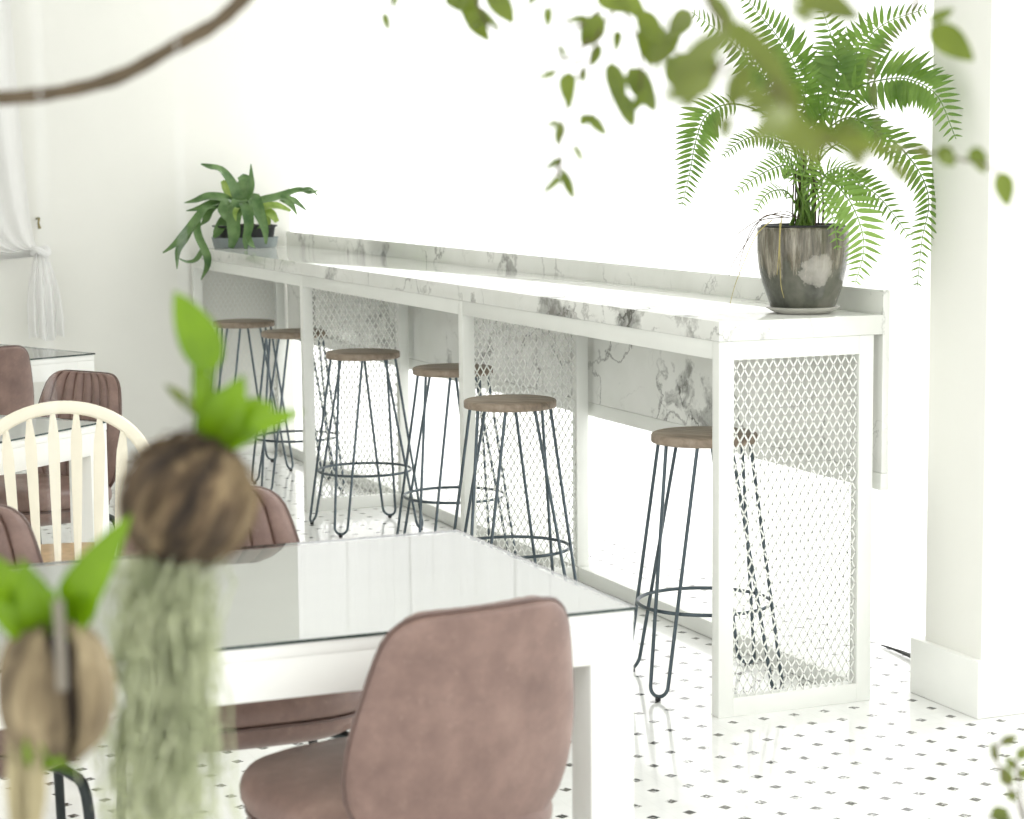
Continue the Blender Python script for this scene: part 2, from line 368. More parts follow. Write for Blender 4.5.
def lattice(b, x0, x1, z0, z1, y, cw, ch, r):
    """expanded metal: zigzag strands crossing between the frame sides"""
    nz = int((z1-z0)/ch)+2; nx = int((x1-x0)/cw)+2
    def clip(p, q):
        t0, t1 = 0., 1.; d = (q[0]-p[0], q[1]-p[1])
        for pp, dd, lo, hi in ((p[0], d[0], x0, x1), (p[1], d[1], z0, z1)):
            if abs(dd) < 1e-9: continue
            a, c = (lo-pp)/dd, (hi-pp)/dd
            if a > c: a, c = c, a
            t0 = max(t0, a); t1 = min(t1, c)
        if t1-t0 < 1e-3: return None
        return ((p[0]+d[0]*t0, p[1]+d[1]*t0), (p[0]+d[0]*t1, p[1]+d[1]*t1))
    Hh = z1-z0; span = Hh*cw/ch; k = -int(span/cw)-2
    while x0+k*cw < x1+span:
        for sgn in (1, -1):
            p = (x0+k*cw, z0); q = (p[0]+sgn*span, z1); c = clip(p, q)
            if c:
                (ax, az), (bx, bz) = c; dx, dz = bx-ax, bz-az; ln = math.hypot(dx, dz); px, pz = -dz/ln*r, dx/ln*r
                t = .002; vs = []
                for (X_, Z_) in ((ax, az), (bx, bz)):
                    vs += [(X_+px, y-t, Z_+pz), (X_-px, y-t, Z_-pz), (X_-px, y+t, Z_-pz), (X_+px, y+t, Z_+pz)]
                b.add(vs, [(0, 1, 5, 4), (1, 2, 6, 5), (2, 3, 7, 6), (3, 0, 4, 7), (0, 3, 2, 1), (4, 5, 6, 7)], False)
        k += 1
for k in range(4):
    y = k*L; lw = .044
    b = MB()
    b.box((0, y, 0), (lw, y+.038, T0-.0005), .0015); b.box((W-lw, y, 0), (W, y+.038, T0-.0005), .0015)
    b.box((lw, y, T0-.05), (W-lw, y+.038, T0-.0005), .001); b.box((lw, y, 0), (W-lw, y+.038, .05), .001)
    fr = bpart(b, 'end_frame', M['white_metal'])
    b = MB(); lattice(b, lw, W-lw, .05, T0-.05, y+.012, .0243, .0425, .0017)
    bpart(b, 'mesh_panel', M['white_metal'], fr)

# ------------------------------------------------------------------ stools
def make_stool(label, loc, rz):
    t = thing('bar_stool', label, 'bar stool', loc, rz, 'hairpin bar stools along the counter')
    b = MB(); Rs = .148
    b.lathe([(0.0001, .686), (Rs-.006, .686), (Rs-.001, .688), (Rs, .692), (Rs, .705), (Rs-.002, .710), (Rs-.006, .712), (.0001, .712)], 56, caps=False)
    b.build('seat', M['wood'], t)
    for k in range(4):
        a = k*PI/2; ca, sa = math.cos(a), math.sin(a)
        rt, rf, ht, hb = .118, .240, .050, .028
        def P(rad, off, z): return V((rad*ca-off*sa, rad*sa+off*ca, z))
        zb = .012+hb; rb = rt+(rf-rt)*(1-zb/.686); pts = [P(rt, -ht, .686), P(rt+(rb-rt)*.5, -(ht+hb)/2, (.686+zb)/2)]
        for q in range(0, 13):
            th = PI+PI*q/12; pts.append(P(rb+(rf-rb)*(-math.sin(th)), hb*math.cos(th), zb+hb*math.sin(th)))
        pts += [P(rt+(rb-rt)*.5, (ht+hb)/2, (.686+zb)/2), P(rt, ht, .686)]
        b = MB(); b.tube(pts, .0052, 8); lg = b.build('leg', M['steel'], t)
        b = MB(); p = P(rf, 0, 0); b.lathe([(.004, 0), (.0075, .001), (.0075, .010), (.004, .014)], 12, (p.x, p.y, 0)); b.build('rubber_foot', M['rubber'], lg)
    b = MB(); rr = .187; b.tube([(rr*math.cos(2*PI*k/48), rr*math.sin(2*PI*k/48), .235) for k in range(48)], .0052, 8, closed=True)
    b.build('footrest_ring', M['steel'], t)
    return t
R = math.radians
s0 = make_stool('round wooden bar stool closest to the mesh end panel under the fern', (.143, .355, 0), R(31))
for (x, y, a, lb) in [(-.022, 1.365, 38, 'second bar stool from the fern end, standing out in front of the counter leg'),
                      (.195, 2.44, 42, 'third bar stool from the fern end, half hidden behind a white counter leg'),
                      (.105, 3.205, 47, 'fourth bar stool from the fern end, all its hairpin legs in view'),
                      (.16, 4.33, 38, 'fifth bar stool from the fern end, cut off by a white counter leg'),
                      (.118, 5.02, 44, 'farthest bar stool, beneath the staghorn fern at the end of the counter')]:
    dup(s0, (x, y, 0), R(a), lb)

# ------------------------------------------------------------------ dining tables
def make_table(label, c, rz, lx, ly, ht=.75):
    """c = near right corner; the table extends to local -x and +y"""
    t = thing('dining_table', label, 'table', c, rz, 'white glass topped dining tables')
    g = .005; lw = .078; ap = .085
    b = MB(); b.box((-lx, 0, ht-g-.022), (0, ly, ht-g-.0005), .002); b.build('tabletop', M['paint'], t)
    b = MB(); i = .0008
    b.box((-lx+lw, i, ht-g-ap), (-lw, i+.022, ht-g-.022), .001); b.box((-lx+lw, ly-i-.022, ht-g-ap), (-lw, ly-i, ht-g-.022), .001)
    b.box((-lx+i, lw, ht-g-ap), (-lx+i+.022, ly-lw, ht-g-.022), .001); b.box((-i-.022, lw, ht-g-ap), (-i, ly-lw, ht-g-.022), .001)
    b.build('apron', M['paint'], t)
    for x in (-lx+i, -lw): 
        for y in (i, ly-lw):
            b = MB(); b.box((x, y, 0), (x+lw-i, y+lw-i, ht-g-.022), .002); b.build('leg', M['paint'], t)
    b = MB(); x0, x1, y0, y1, z0, z1 = -lx-.003, .003, -.003, ly+.003, ht-g, ht
    b.add([(x0, y0, z1), (x1, y0, z1), (x1, y1, z1), (x0, y1, z1)], [(0, 1, 2, 3)], False)
    b.cur = 1
    b.add([(x0, y0, z0), (x1, y0, z0), (x1, y1, z0), (x0, y1, z0), (x0, y0, z1), (x1, y0, z1), (x1, y1, z1), (x0, y1, z1)], [(0, 1, 5, 4), (1, 2, 6, 5), (2, 3, 7, 6), (3, 0, 4, 7)], False)
    b.build('glass_top', [M['glass'], M['glass_edge']], t)['label'] = 'clear glass sheet with dark green edge'
    return t
make_table('long white dining table with glass top at the front, leather chair before it', (-1.12, -1.81, 0), 0, 1.42, .80)
make_table('white glass topped table behind the cream spindle back chair', (-1.37, 1.08, 0), R(42.6), .85, .85)
make_table('farthest white glass topped table, near the knotted drape', (-.965, 3.224, 0), R(24), 1.3, .8)

# ------------------------------------------------------------------ leather chairs
def make_chair(label, loc, rz):
    t = thing('dining_chair', label, 'chair', loc, rz, 'brown leather dining chairs')
    zs = [(.455, .120), (.48, .152), (.51, .180), (.545, .195), (.58, .200), (.62, .199), (.66, .193), (.70, .184), (.75, .172), (.785, .161), (.803, .149), (.815, .134), (.821, .118), (.824, .095)]
    def prof(v):
        s = v*(len(zs)-1); i = min(int(s), len(zs)-2); f = s-i; 
        return zs[i][0]*(1-f)+zs[i+1][0]*f, zs[i][1]*(1-f)+zs[i+1][1]*f
    def mid(u, v):
        z, w = prof(v); x = (2*u-1)*w; rec = -.205-.15*(z-.455)
        return V((x, rec+.95*x*x*(1.15-.4*v)+.25*abs(x)**3, z))
    def nrm(u, v):
        e = .004; du = mid(min(1, u+e), v)-mid(max(0, u-e), v); dv = mid(u, min(1, v+e))-mid(u, max(0, v-e))
        n = du.cross(dv); n.normalize(); return n if n.y < 0 else -n
    def edge(u, v):
        return math.sqrt(max(0, 1-abs(2*u-1)**10))*math.sqrt(max(0, 1-abs(2*v-1)**12))
    nu, nv = 60, 40
    b = MB()
    b.grid(lambda u, v: mid(u, v)+nrm(u, v)*.017*edge(u, v), nu, nv)
    def front(u, v):
        rib = abs(math.sin(PI*u*8))**.45
        k = max(0, min(1, (v-.08)/.08))*max(0, min(1, (.97-v)/.12))
        return mid(u, v)-nrm(u, v)*(.014+.012*(rib*k+1-k))*edge(u, v)
    b.grid(front, 128, nv); bk = b.build('backrest', M['leather'], t)
    ring = [mid(i/24, 0) for i in range(24)]+[mid(1, j/30) for j in range(30)]+[mid(1-i/24, 1) for i in range(24)]+[mid(0, 1-j/30) for j in range(30)]
    b = MB(); b.tube(ring, .0045, 6, closed=True); b.build('piping', M['piping'], bk)
    def sup(a, sx, sy, p=3.2):
        c, s = math.cos(a), math.sin(a); r = (abs(c)**p+abs(s)**p)**(-1/p); return r*c*sx, r*s*sy
    def pad(b, rows, n=64):
        vs = []
        for k, z in rows:
            for i in range(n):
                x, y = sup(2*PI*i/n, .217*k, .228*k); x *= 1+.06*(y/.22); vs.append((x, y, z+.024+.012*(y/.22)))
        fs = [(j*n+i, j*n+(i+1) % n, (j+1)*n+(i+1) % n, (j+1)*n+i) for j in range(len(rows)-1) for i in range(n)]
        fs += [tuple(range(n-1, -1, -1)), tuple((len(rows)-1)*n+i for i in range(n))]; b.add(vs, fs)
    b = MB(); pad(b, [(.93, .425), (.97, .43), (.995, .442), (1, .455), (.985, .47), (.95, .482), (.88, .490), (.7, .496), (.4, .499), (.1, .500)])
    st = b.build('seat', M['leather'], t)
    n = 64; pts = []
    for i in range(n):
        x, y = sup(2*PI*i/n, .208, .219); x *= 1+.06*(y/.22); pts.append((x, y, .447+.012*(y/.22)))
    b = MB(); b.tube(pts, .0035, 6, closed=True); b.build('seam', M['piping'], st)
    b = MB(); pad(b, [(.5, .372), (.78, .378), (.90, .392), (.955, .41), (.95, .422)]); b.build('seat_base', M['leather'], t)
    for sx in (-1, 1):
        for sy in (-1, 1):
            b = MB(); b.tube(spline([(sx*.13, sy*.12, .412), (sx*.165, sy*.155, .402), (sx*.19, sy*.178, .365), (sx*.198, sy*.187, .2), (sx*.205, sy*.196, 0)], 16), [.010]*10+[.0095]*7, 10); b.build('leg', M['dark_metal'], t)
    return t
def face(dx, dy): return math.atan2(-dx, dy)
c0 = make_chair('brown leather chair at the front, its plain back turned to the viewer', (-1.520, -1.785, 0), R(11))
dup(c0, (-1.565, -1.02, 0), R(180), 'brown leather chair across the front table, partly behind the hanging coconut ball')
dup(c0, (-2.085, -1.02, 0), R(178), 'brown ribbed leather chair across the front table at its left end')
dup(c0, (-1.505, 1.60, 0), face(-.85, -.53), 'brown ribbed leather chair beyond the cream spindle back chair')
dup(c0, (-1.508, 3.02, 0), R(20), 'dark brown leather chair drawn up to the farthest table')

# ------------------------------------------------------------------ spindle-back chair
wp = at(68, 500, 5.42)
wc = thing('spindle_back_chair', 'cream white bow back chair with flat spindles and wooden seat', 'chair', (wp.x+.005, wp.y+.19, 0), R(-6))
def wsup(a, k): 
    c, s = math.cos(a), math.sin(a); r = (abs(c)**2.6+abs(s)**2.6)**(-1/2.6); return r*c*.21*k*(1+.08*s), r*s*.20*k
b = MB(); rows = [(.86, .418), (.97, .426), (1, .437), (.985, .448), (.9, .451), (.5, .444), (.05, .442)]; n = 48; vs = []
for k, z in rows:
    for i in range(n): x, y = wsup(2*PI*i/n, k); vs.append((x, y, z))
b.add(vs, [(j*n+i, j*n+(i+1) % n, (j+1)*n+(i+1) % n, (j+1)*n+i) for j in range(len(rows)-1) for i in range(n)]+[tuple(range(n-1, -1, -1)), tuple((len(rows)-1)*n+i for i in range(n))])
b.build('seat', M['seatwood'], wc)['label'] = 'honey coloured wooden seat'
def bowp(a):
    z = .685+.182*math.sin(a); return V((-.222*math.cos(a), -.165-.16*(z-.455), z))
def sidep(sg, f):
    z = .445+.24*f; return V((sg*(.168+.054*math.sin(f*PI/2)), -.165-.16*(z-.455), z))
bow = [sidep(-1, i/8) for i in range(8)] + [bowp(PI*i/32) for i in range(33)] + [sidep(1, 1-(i+1)/8) for i in range(8)]
b = MB()
n = 8; vs = []
for i, p in enumerate(bow):
    d = (bow[min(48, i+1)]-bow[max(0, i-1)]).normalized(); nn = V((0, 1, 0)); nn = (nn-d*nn.dot(d)).normalized(); o = d.cross(nn)
    for k in range(n): a = 2*PI*k/n; vs.append(p+nn*.011*math.cos(a)+o*.0165*math.sin(a))
b.add(vs, [(i*n+k, i*n+(k+1) % n, (i+1)*n+(k+1) % n, (i+1)*n+k) for i in range(48) for k in range(n)]+[tuple(range(n)), tuple(48*n+k for k in range(n))])
b.build('back_bow', M['cream'], wc)
for q in range(6):
    xt = (q-2.5)*.058; xt += .010; xb = xt*.86+.004
    zt = .685+.182*math.sqrt(1-(xt/.222)**2)-.004
    b = MB(); Pb = V((xb, -.155, .448)); Pt = V((xt, -.165-.16*(zt-.455), zt)); vs = []; m = 18
    for i in range(m+1):
        f = i/m; p = Pb.lerp(Pt, f)
        w = .0075+.0065*math.sin(min(1, f/.82)*PI*.5) if f < .82 else .014-(f-.82)/.18*.009
        for (sx, sy) in ((-1, -.3), (0, -1), (1, -.3), (1, .3), (0, 1), (-1, .3)): vs.append(p+V((sx*w, sy*.006, 0)))
    b.add(vs, [(i*6+k, i*6+(k+1) % 6, (i+1)*6+(k+1) % 6, (i+1)*6+k) for i in range(m) for k in range(6)]+[tuple(range(6)), tuple(m*6+k for k in range(6))])
    b.build('spindle', M['cream'], wc)
for sx in (-1, 1):
    for sy in (-1, 1):
        A = V((sx*.13, sy*.12, .42)); B = V((sx*.195, sy*.185, 0)); b = MB()
        b.tube([A.lerp(B, f) for f in (0, .15, .3, .38, .42, .46, .6, .75, .9, 1)], [.012, .015, .018, .019, .014, .019, .018, .015, .012, .011], 12); b.build('leg', M['cream'], wc)
b = MB()
for sx in (-1, 1): b.tube([(sx*.163, -.152, .2), (sx*.165, 0, .2), (sx*.163, .152, .2)], [.008, .012, .008], 10)
b.tube([(-.16, 0, .2), (0, 0, .2), (.16, 0, .2)], [.008, .012, .008], 10); b.build('stretcher', M['cream'], wc)

# ------------------------------------------------------------------ leaves
def leaf(b, base, tip, w, nrm, curl=.12, fold=.25, n=9, shape=.8, twist=0):
    base, tip = V(base), V(tip); d = tip-base; ln = d.length; d.normalize()
    nrm = V(nrm); nrm = nrm-d*nrm.dot(d); nrm = nrm.normalized() if nrm.length > 1e-5 else d.orthogonal().normalized()
    sd = d.cross(nrm); vs = []
    for i in range(n+1):
        f = i/n; ww = w*.5*(math.sin(PI*f**shape)**.8 if 0 < f < 1 else 0)+w*.02
        c = base+d*(ln*f)+nrm*(-curl*ln*(f*f)+curl*ln*.5*f)
        tw = twist*f; s2 = sd*math.cos(tw)+nrm*math.sin(tw); n2 = nrm*math.cos(tw)-sd*math.sin(tw)
        vs += [c-s2*ww+n2*ww*fold, c-s2*ww*.5+n2*ww*fold*.35, c, c+s2*ww*.5+n2*ww*fold*.35, c+s2*ww+n2*ww*fold]
    b.add(vs, [(i*5+k, i*5+k+1, i*5+5+k+1, i*5+5+k) for i in range(n) for k in range(4)])
def ribbon(b, pts, ws, nrm, n=14, cup=.2, twist=0):
    P = spline(pts, n); vs = []
    for i, p in enumerate(P):
        d = (P[min(n, i+1)]-P[max(0, i-1)]).normalized(); q = V(nrm)-d*V(nrm).dot(d); q.normalize(); s = d.cross(q)
        tw = twist*i/n; s, q = s*math.cos(tw)+q*math.sin(tw), q*math.cos(tw)-s*math.sin(tw)
        f = i/n*(len(ws)-1); k = min(int(f), len(ws)-2); w = ws[k]+(ws[k+1]-ws[k])*(f-k)
        for j in (-1, -.5, 0, .5, 1): vs.append(p+s*w*.5*j+q*w*.5*cup*(j*j))
    b.add(vs, [(i*5+k, i*5+k+1, i*5+5+k+1, i*5+5+k) for i in range(n) for k in range(4)])
TOCAM = -CF

# ------------------------------------------------------------------ potted fern on the counter
pc = V((.334, .150, H)); pd = (pc-CAM).dot(CF); ppx = pd/FPX
fern = thing('potted_fern', 'large green fern in a dripped grey glazed pot on the near counter end', 'potted plant', pc)
b = MB(); b.lathe([(.062, .0005), (.072, .001), (.085, .008), (.099, .016), (.1005, .019), (.097, .020), (.06, .014)], 48); b.build('saucer', M['saucer'], fern)
b = MB(); b.lathe([(.05, .015), (.084, .015), (.088, .02), (.097, .045), (.110, .085), (.119, .125), (.1235, .165), (.1245, .20), (.1235, .222), (.1255, .230), (.1225, .234), (.116, .231), (.113, .20), (.02, .19)], 64); b.build('pot', M['glaze'], fern)
b = MB(); b.lathe([(.1125, .20), (.1135, .238), (.1095, .240), (.106, .236), (.104, .222)], 48, caps=False); b.build('pot_liner', M['black'], fern)
b = MB(); b.lathe([(.106, .215), (.10, .222), (.06, .231), (.0005, .236)], 40, fn=lambda a, z: 1+.02*math.sin(7*a)); b.build('soil', M['soil'], fern)
crown = pc+V((0, 0, .235))
def fpt(x, y, dd): return at(x, y, pd+dd)
def frond(pts, plen, mat, start=.22, npin=26, up=.5, back=False, pw=.17, tilt=.42):
    P = spline([crown+V((random.uniform(-.03, .03), random.uniform(-.03, .03), 0))]+pts, 60); b = MB()
    P = [p-pc for p in P]
    b.tube(P[::2], [.0028*(1-.75*i/30)+.0004 for i in range(31)], 5)
    nh = (TOCAM*(1 if not back else -.6)+V((0, 0, up))+V((random.uniform(-.25, .25), random.uniform(-.25, .25), random.uniform(-.2, .2)))).normalized()
    npin = int(npin*.9)
    for k in range(npin):
        f = start+(1-start)*(k+.4)/npin; s = f*60; i = min(int(s), 59); p = P[i].lerp(P[i+1], s-i)
        d = (P[min(60, i+2)]-P[max(0, i-2)]).normalized(); q = (nh-d*nh.dot(d)).normalized(); sd = d.cross(q)
        g = (f-start)/(1-start); ln = plen*(min(1, .45+g*2.4))*(1-max(0, g-.3)/.72)**.6+.006
        for sg in (-1, 1):
            o = (sd*sg+d*tilt+q*random.uniform(-.1, .18)-V((0, 0, .12))).normalized()
            l2 = ln*random.uniform(.88, 1.08)
            leaf(b, p, p+o*l2, max(.004, l2*pw*1.2), q, random.uniform(.05, .25), .2, 6, .62)
    return b.build('frond', mat, fern)
F, FL = M['fern'], M['fernlight']
X = lambda *q: [fpt(*a) for a in q]
frond(X((822, 150, -.05), (848, 94, -.12), (888, 79, -.22), (914, 81, -.27), (938, 97, -.31), (956, 139, -.33)), .098, F, .30, 30, .5)
frond(X((822, 130, 0), (846, 70, -.02), (880, 27, -.08), (928, 8, -.15)), .085, F, .35, 24, .5)
frond(X((815, 140, -.03), (836, 88, -.04), (836, 53, -.05), (822, 8, -.06)), .085, F, .35, 22, .1)
frond(X((808, 130, .03), (798, 73, .02), (774, 32, -.02), (743, -4, -.06)), .085, F, .35, 24, .3)
frond(X((800, 140, -.02), (775, 90, -.08), (757, 67, -.12), (727, 38, -.18), (692, 12, -.24)), .078, F, .38, 26, .7)
frond(X((795, 150, 0), (770, 118, -.08), (735, 104, -.16), (708, 113, -.2), (696, 140, -.22), (690, 172, -.22), (682, 206, -.21)), .065, F, .42, 28, .6)
frond(X((792, 165, -.02), (777, 140, -.06), (748, 138, -.1), (722, 156, -.13)), .045, F, .4, 20, .6)
frond(X((796, 185, 0), (788, 166, -.04), (763, 173, -.08), (735, 193, -.1)), .045, FL, .3, 20, .6)
frond(X((812, 175, -.08), (830, 180, -.16), (852, 205, -.2), (864, 245, -.22), (855, 285, -.22)), .08, FL, .34, 22, .5, pw=.15)
frond(X((820, 180, -.02), (850, 180, -.05), (880, 198, -.08), (910, 238, -.1)), .055, F, .35, 22, .5)
frond(X((815, 150, 0), (850, 122, -.04), (885, 135, -.08), (915, 165, -.1), (929, 200, -.1), (922, 240, -.1), (917, 288, -.1)), .06, F, .3, 34, .3)
frond(X((815, 150, -.08), (845, 118, -.16), (875, 132, -.2), (898, 165, -.22)), .08, F, .3, 22, .6)
frond(X((806, 160, -.08), (802, 120, -.14), (806, 85, -.2), (800, 52, -.28)), .07, F, .35, 20, -.2)
frond(X((806, 150, .08), (815, 100, .13), (850, 50, .17), (870, 20, .2)), .075, F, .35, 20, .2)
frond(X((800, 150, .06), (780, 110, .12), (760, 70, .15), (752, 40, .17)), .07, F, .35, 20, .2)
frond(X((800, 170, -.12), (788, 140, -.22), (776, 130, -.3), (758, 138, -.36)), .06, FL, .35, 18, .8)
frond(X((808, 170, -.12), (825, 138, -.24), (842, 132, -.32), (860, 150, -.38)), .065, F, .35, 18, .8)
frond(X((805, 170, -.1), (812, 130, -.18), (828, 108, -.26), (850, 100, -.34)), .065, F, .35, 18, .6)
frond(X((800, 165, -.08), (792, 125, -.14), (778, 100, -.2), (760, 90, -.26)), .065, F, .35, 18, .6)
frond(X((790, 195, -.04), (778, 190, -.08), (765, 196, -.1), (755, 212, -.1)), .032, FL, .2, 14, .5)
frond(X((818, 190, -.06), (828, 172, -.1), (846, 168, -.14), (868, 186, -.16)), .05, FL, .25, 16, .5)
frond(X((802, 190, -.1), (806, 165, -.16), (815, 150, -.22), (828, 152, -.27)), .05, FL, .3, 14, .5)
frond(X((798, 190, -.08), (790, 165, -.14), (780, 152, -.18), (770, 158, -.2)), .045, FL, .3, 14, .5)
frond(X((820, 160, .05), (845, 140, .1), (875, 128, .14), (900, 150, .16)), .06, F, .35, 18, .5)
frond(X((806, 180, -.12), (818, 195, -.2), (832, 215, -.22), (838, 250, -.22)), .04, FL, .3, 16, .4)
b = MB()
for k in range(14):
    x = random.uniform(-.045, .05); y = random.uniform(-.04, .04)
    b.tube(spline([V((x, y, .225)), V((x*1.05, y, .30)), V((x*.9+random.uniform(-.015, .015), y, .37+random.random()*.06))], 8), .0024, 6)
b.build('stems', M['stem'], fern)
def roots(lists, mat, r):
    b = MB()
    for q in lists: b.tube([p-pc for p in spline([fpt(*a) for a in q], 22)], [r*(1-.5*i/22) for i in range(23)], 5)
    b.build('aerial_roots', mat, fern)
roots([[(795, 217, -.1), (775, 214, -.13), (755, 222, -.15), (735, 236, -.16), (722, 246, -.16)],
       [(790, 218, -.11), (765, 216, -.14), (748, 240, -.15), (732, 265, -.15), (729, 276, -.15)],
       [(785, 217, -.1), (758, 222, -.14), (745, 245, -.15), (739, 268, -.15), (740, 276, -.15)],
       [(800, 219, -.1), (785, 211, -.12), (768, 216, -.13)]], M['stem'], .0016)
roots([[(782, 218, -.128), (780, 235, -.142), (780, 262, -.128), (781, 285, -.11), (784, 298, -.1)],
       [(772, 220, -.13), (757, 234, -.15), (744, 262, -.15), (735, 285, -.13), (730, 304, -.12)],
       [(780, 222, -.13), (779, 250, -.138), (777, 275, -.12)]], M['root'], .0016)

# ------------------------------------------------------------------ staghorn fern at the far end
sc = V((.20, 5.26, H)); sdp = (sc-CAM).dot(CF); spx = sdp/FPX
stag = thing('staghorn_fern', 'staghorn fern with forked drooping leaves in a tray at the far counter end', 'potted plant', sc)
def tub(b, rows, n=40, p=5):
    vs = []
    for sx, sy, z in rows:
        for i in range(n):
            a = 2*PI*i/n; c, s = math.cos(a), math.sin(a); r = (abs(c)**p+abs(s)**p)**(-1/p); vs.append((r*c*sx, r*s*sy, z))
    b.add(vs, [(j*n+i, j*n+(i+1) % n, (j+1)*n+(i+1) % n, (j+1)*n+i) for j in range(len(rows)-1) for i in range(n)]+[tuple(range(n-1, -1, -1)), tuple((len(rows)-1)*n+i for i in range(n))])
b = MB(); tub(b, [(.140, .095, .0005), (.143, .098, .004), (.152, .107, .05), (.154, .109, .052), (.150, .105, .052), (.140, .095, .006)]); b.build('tray', M['tray'], stag)
b = MB(); tub(b, [(.125, .08, .007), (.14, .092, .10), (.150, .10, .103), (.150, .10, .11), (.138, .09, .11), (.13, .085, .09)]); b.build('basket_pot', M['black'], stag)
b = MB(); tub(b, [(.12, .08, .085), (.13, .085, .098), (.08, .05, .112), (.02, .01, .116)]); b.build('potting_bark', M['soil'], stag)
def sl(q, ws, mat='stag', dd=None, twist=0):
    b = MB(); n = len(q); dd = dd or [-.02]*n
    pts = [at(x, y, sdp+dd[min(i, len(dd)-1)])-sc for i, (x, y) in enumerate(q)]
    ribbon(b, pts, [w*spx for w in ws], (TOCAM*.7+V((0, 0, .7))), 18, .22, twist); return b
root = (241, 214)
def stagleaf(branches, mat):
    b = MB()
    for q, ws, dd in branches:
        s = sl(q, ws, mat, dd); b.add(s.v, s.f)
    b.build('leaf', M[mat], stag)
stagleaf([([root, (237, 196), (231, 182), (221, 170), (210, 167), (201, 164)], [5, 12, 10, 9, 8, 2], [-.02, -.04, -.06, -.08, -.1, -.1])], 'stag')
stagleaf([([root, (247, 199), (251, 185), (251, 164)], [5, 10, 8, 1], [0, .02, .03, .03])], 'stag')
stagleaf([([root, (243, 196), (244, 182), (240, 176)], [6, 16, 17, 8], [.02, .03, .05, .05])], 'stag')
stagleaf([([root, (231, 196), (226, 186), (222, 181)], [6, 13, 12, 4], [.02, 0, -.02, -.02])], 'stagl')
stagleaf([([root, (226, 200), (209, 197), (195, 201), (184, 203)], [6, 14, 12, 7, 1], [-.02, -.06, -.1, -.12, -.13]),
          ([(222, 202), (211, 204), (198, 209), (186, 211)], [12, 10, 7, 1], [-.07, -.1, -.12, -.13]),
          ([(218, 203), (210, 211), (206, 220), (200, 226)], [12, 9, 8, 1], [-.08, -.1, -.11, -.12])], 'stag')
stagleaf([([root, (222, 207), (206, 208), (197, 219), (182, 238), (172, 247), (163, 253)], [5, 9, 8, 10, 10, 6, 2], [-.02, -.08, -.14, -.18, -.22, -.24, -.25]),
          ([(192, 226), (184, 240), (178, 252), (177, 269)], [9, 10, 6, 1], [-.19, -.22, -.24, -.25]),
          ([(197, 219), (198, 235), (207, 256), (207, 268), (201, 280)], [7, 8, 8, 6, 1], [-.18, -.21, -.23, -.24, -.25]),
          ([(203, 250), (196, 260), (187, 262), (178, 258)], [6, 6, 4, 1], [-.22, -.23, -.24, -.25])], 'stag')
stagleaf([([root, (240, 200), (234, 220), (234, 236), (231, 248)], [5, 15, 14, 12, 6], [-.02, -.1, -.15, -.17, -.17])], 'stag')
stagleaf([([root, (245, 203), (249, 224), (246, 240), (246, 249)], [5, 13, 10, 7, 3], [-.02, -.12, -.17, -.19, -.19]),
          ([(247, 235), (251, 244), (255, 248)], [7, 6, 1], [-.18, -.19, -.19])], 'stag')
stagleaf([([root, (252, 198), (260, 215), (265, 230), (266, 244)], [5, 15, 11, 7, 2], [-.02, -.1, -.14, -.16, -.16]),
          ([(257, 212), (262, 224), (257, 229)], [10, 7, 1], [-.13, -.15, -.15])], 'stag')
stagleaf([([root, (229, 203), (225, 211), (230, 222)], [6, 13, 14, 6], [-.03, -.1, -.13, -.14])], 'stag')
stagleaf([([root, (226, 220), (218, 232), (214, 238)], [6, 13, 10, 4], [-.04, -.1, -.13, -.13])], 'stag')
stagleaf([([root, (260, 202), (278, 197), (299, 190), (310, 193), (319, 190)], [6, 12, 11, 8, 6, 1], [0, .0, .02, .04, .05, .05]),
          ([(280, 197), (294, 201), (307, 211)], [9, 8, 1], [.0, 0, 0]),
          ([(300, 191), (310, 189), (318, 196)], [7, 5, 1], [.03, .04, .05]),
          ([(282, 199), (291, 205), (297, 215)], [9, 7, 1], [0, -.03, -.04])], 'stag')
stagleaf([([root, (262, 208), (276, 206), (291, 211)], [6, 11, 10, 3], [-.03, -.05, -.06, -.06]),
          ([(262, 208), (271, 214), (277, 222)], [9, 10, 5], [-.05, -.07, -.07])], 'stagl')
stagleaf([([root, (258, 212), (266, 219), (268, 226)], [6, 10, 9, 5], [-.03, -.05, -.06, -.06])], 'stagl')
stagleaf([([root, (238, 208), (235, 213), (236, 221)], [5, 6, 5, 1], [-.05, -.14, -.17, -.17])], 'stagl')

# ------------------------------------------------------------------ hanging coconut planters in front
def ellip(b, rx, rz, n=48, m=24, fn=None, a0=0, a1=2*PI):
    full = abs(a1-a0-2*PI) < 1e-6; vs = []; N = n if full else n+1
    for j in range(m+1):
        t = PI*(j+.02)/(m+.04)
        for i in range(N):
            a = a0+(a1-a0)*i/n; q = fn(a, t) if fn else 1; vs.append((rx*q*math.sin(t)*math.cos(a), rx*q*math.sin(t)*math.sin(a), rz*q*math.cos(t)))
    fs = [(j*N+i, j*N+(i+1) % N, (j+1)*N+(i+1) % N, (j+1)*N+i) for j in range(m) for i in range(n)]
    b.add(vs, fs)
def leafpx(b, c, d, bx, by, tx, ty, wpx, dd=0, curl=.15, shape=.8, fold=.25, hint=None):
    s = d/FPX
    leaf(b, at(bx, by, d)-c, at(tx, ty, d+dd)-c, wpx*s, hint or (TOCAM+V((random.uniform(-.3, .3), random.uniform(-.3, .3), .3))), curl, fold, 10, shape)

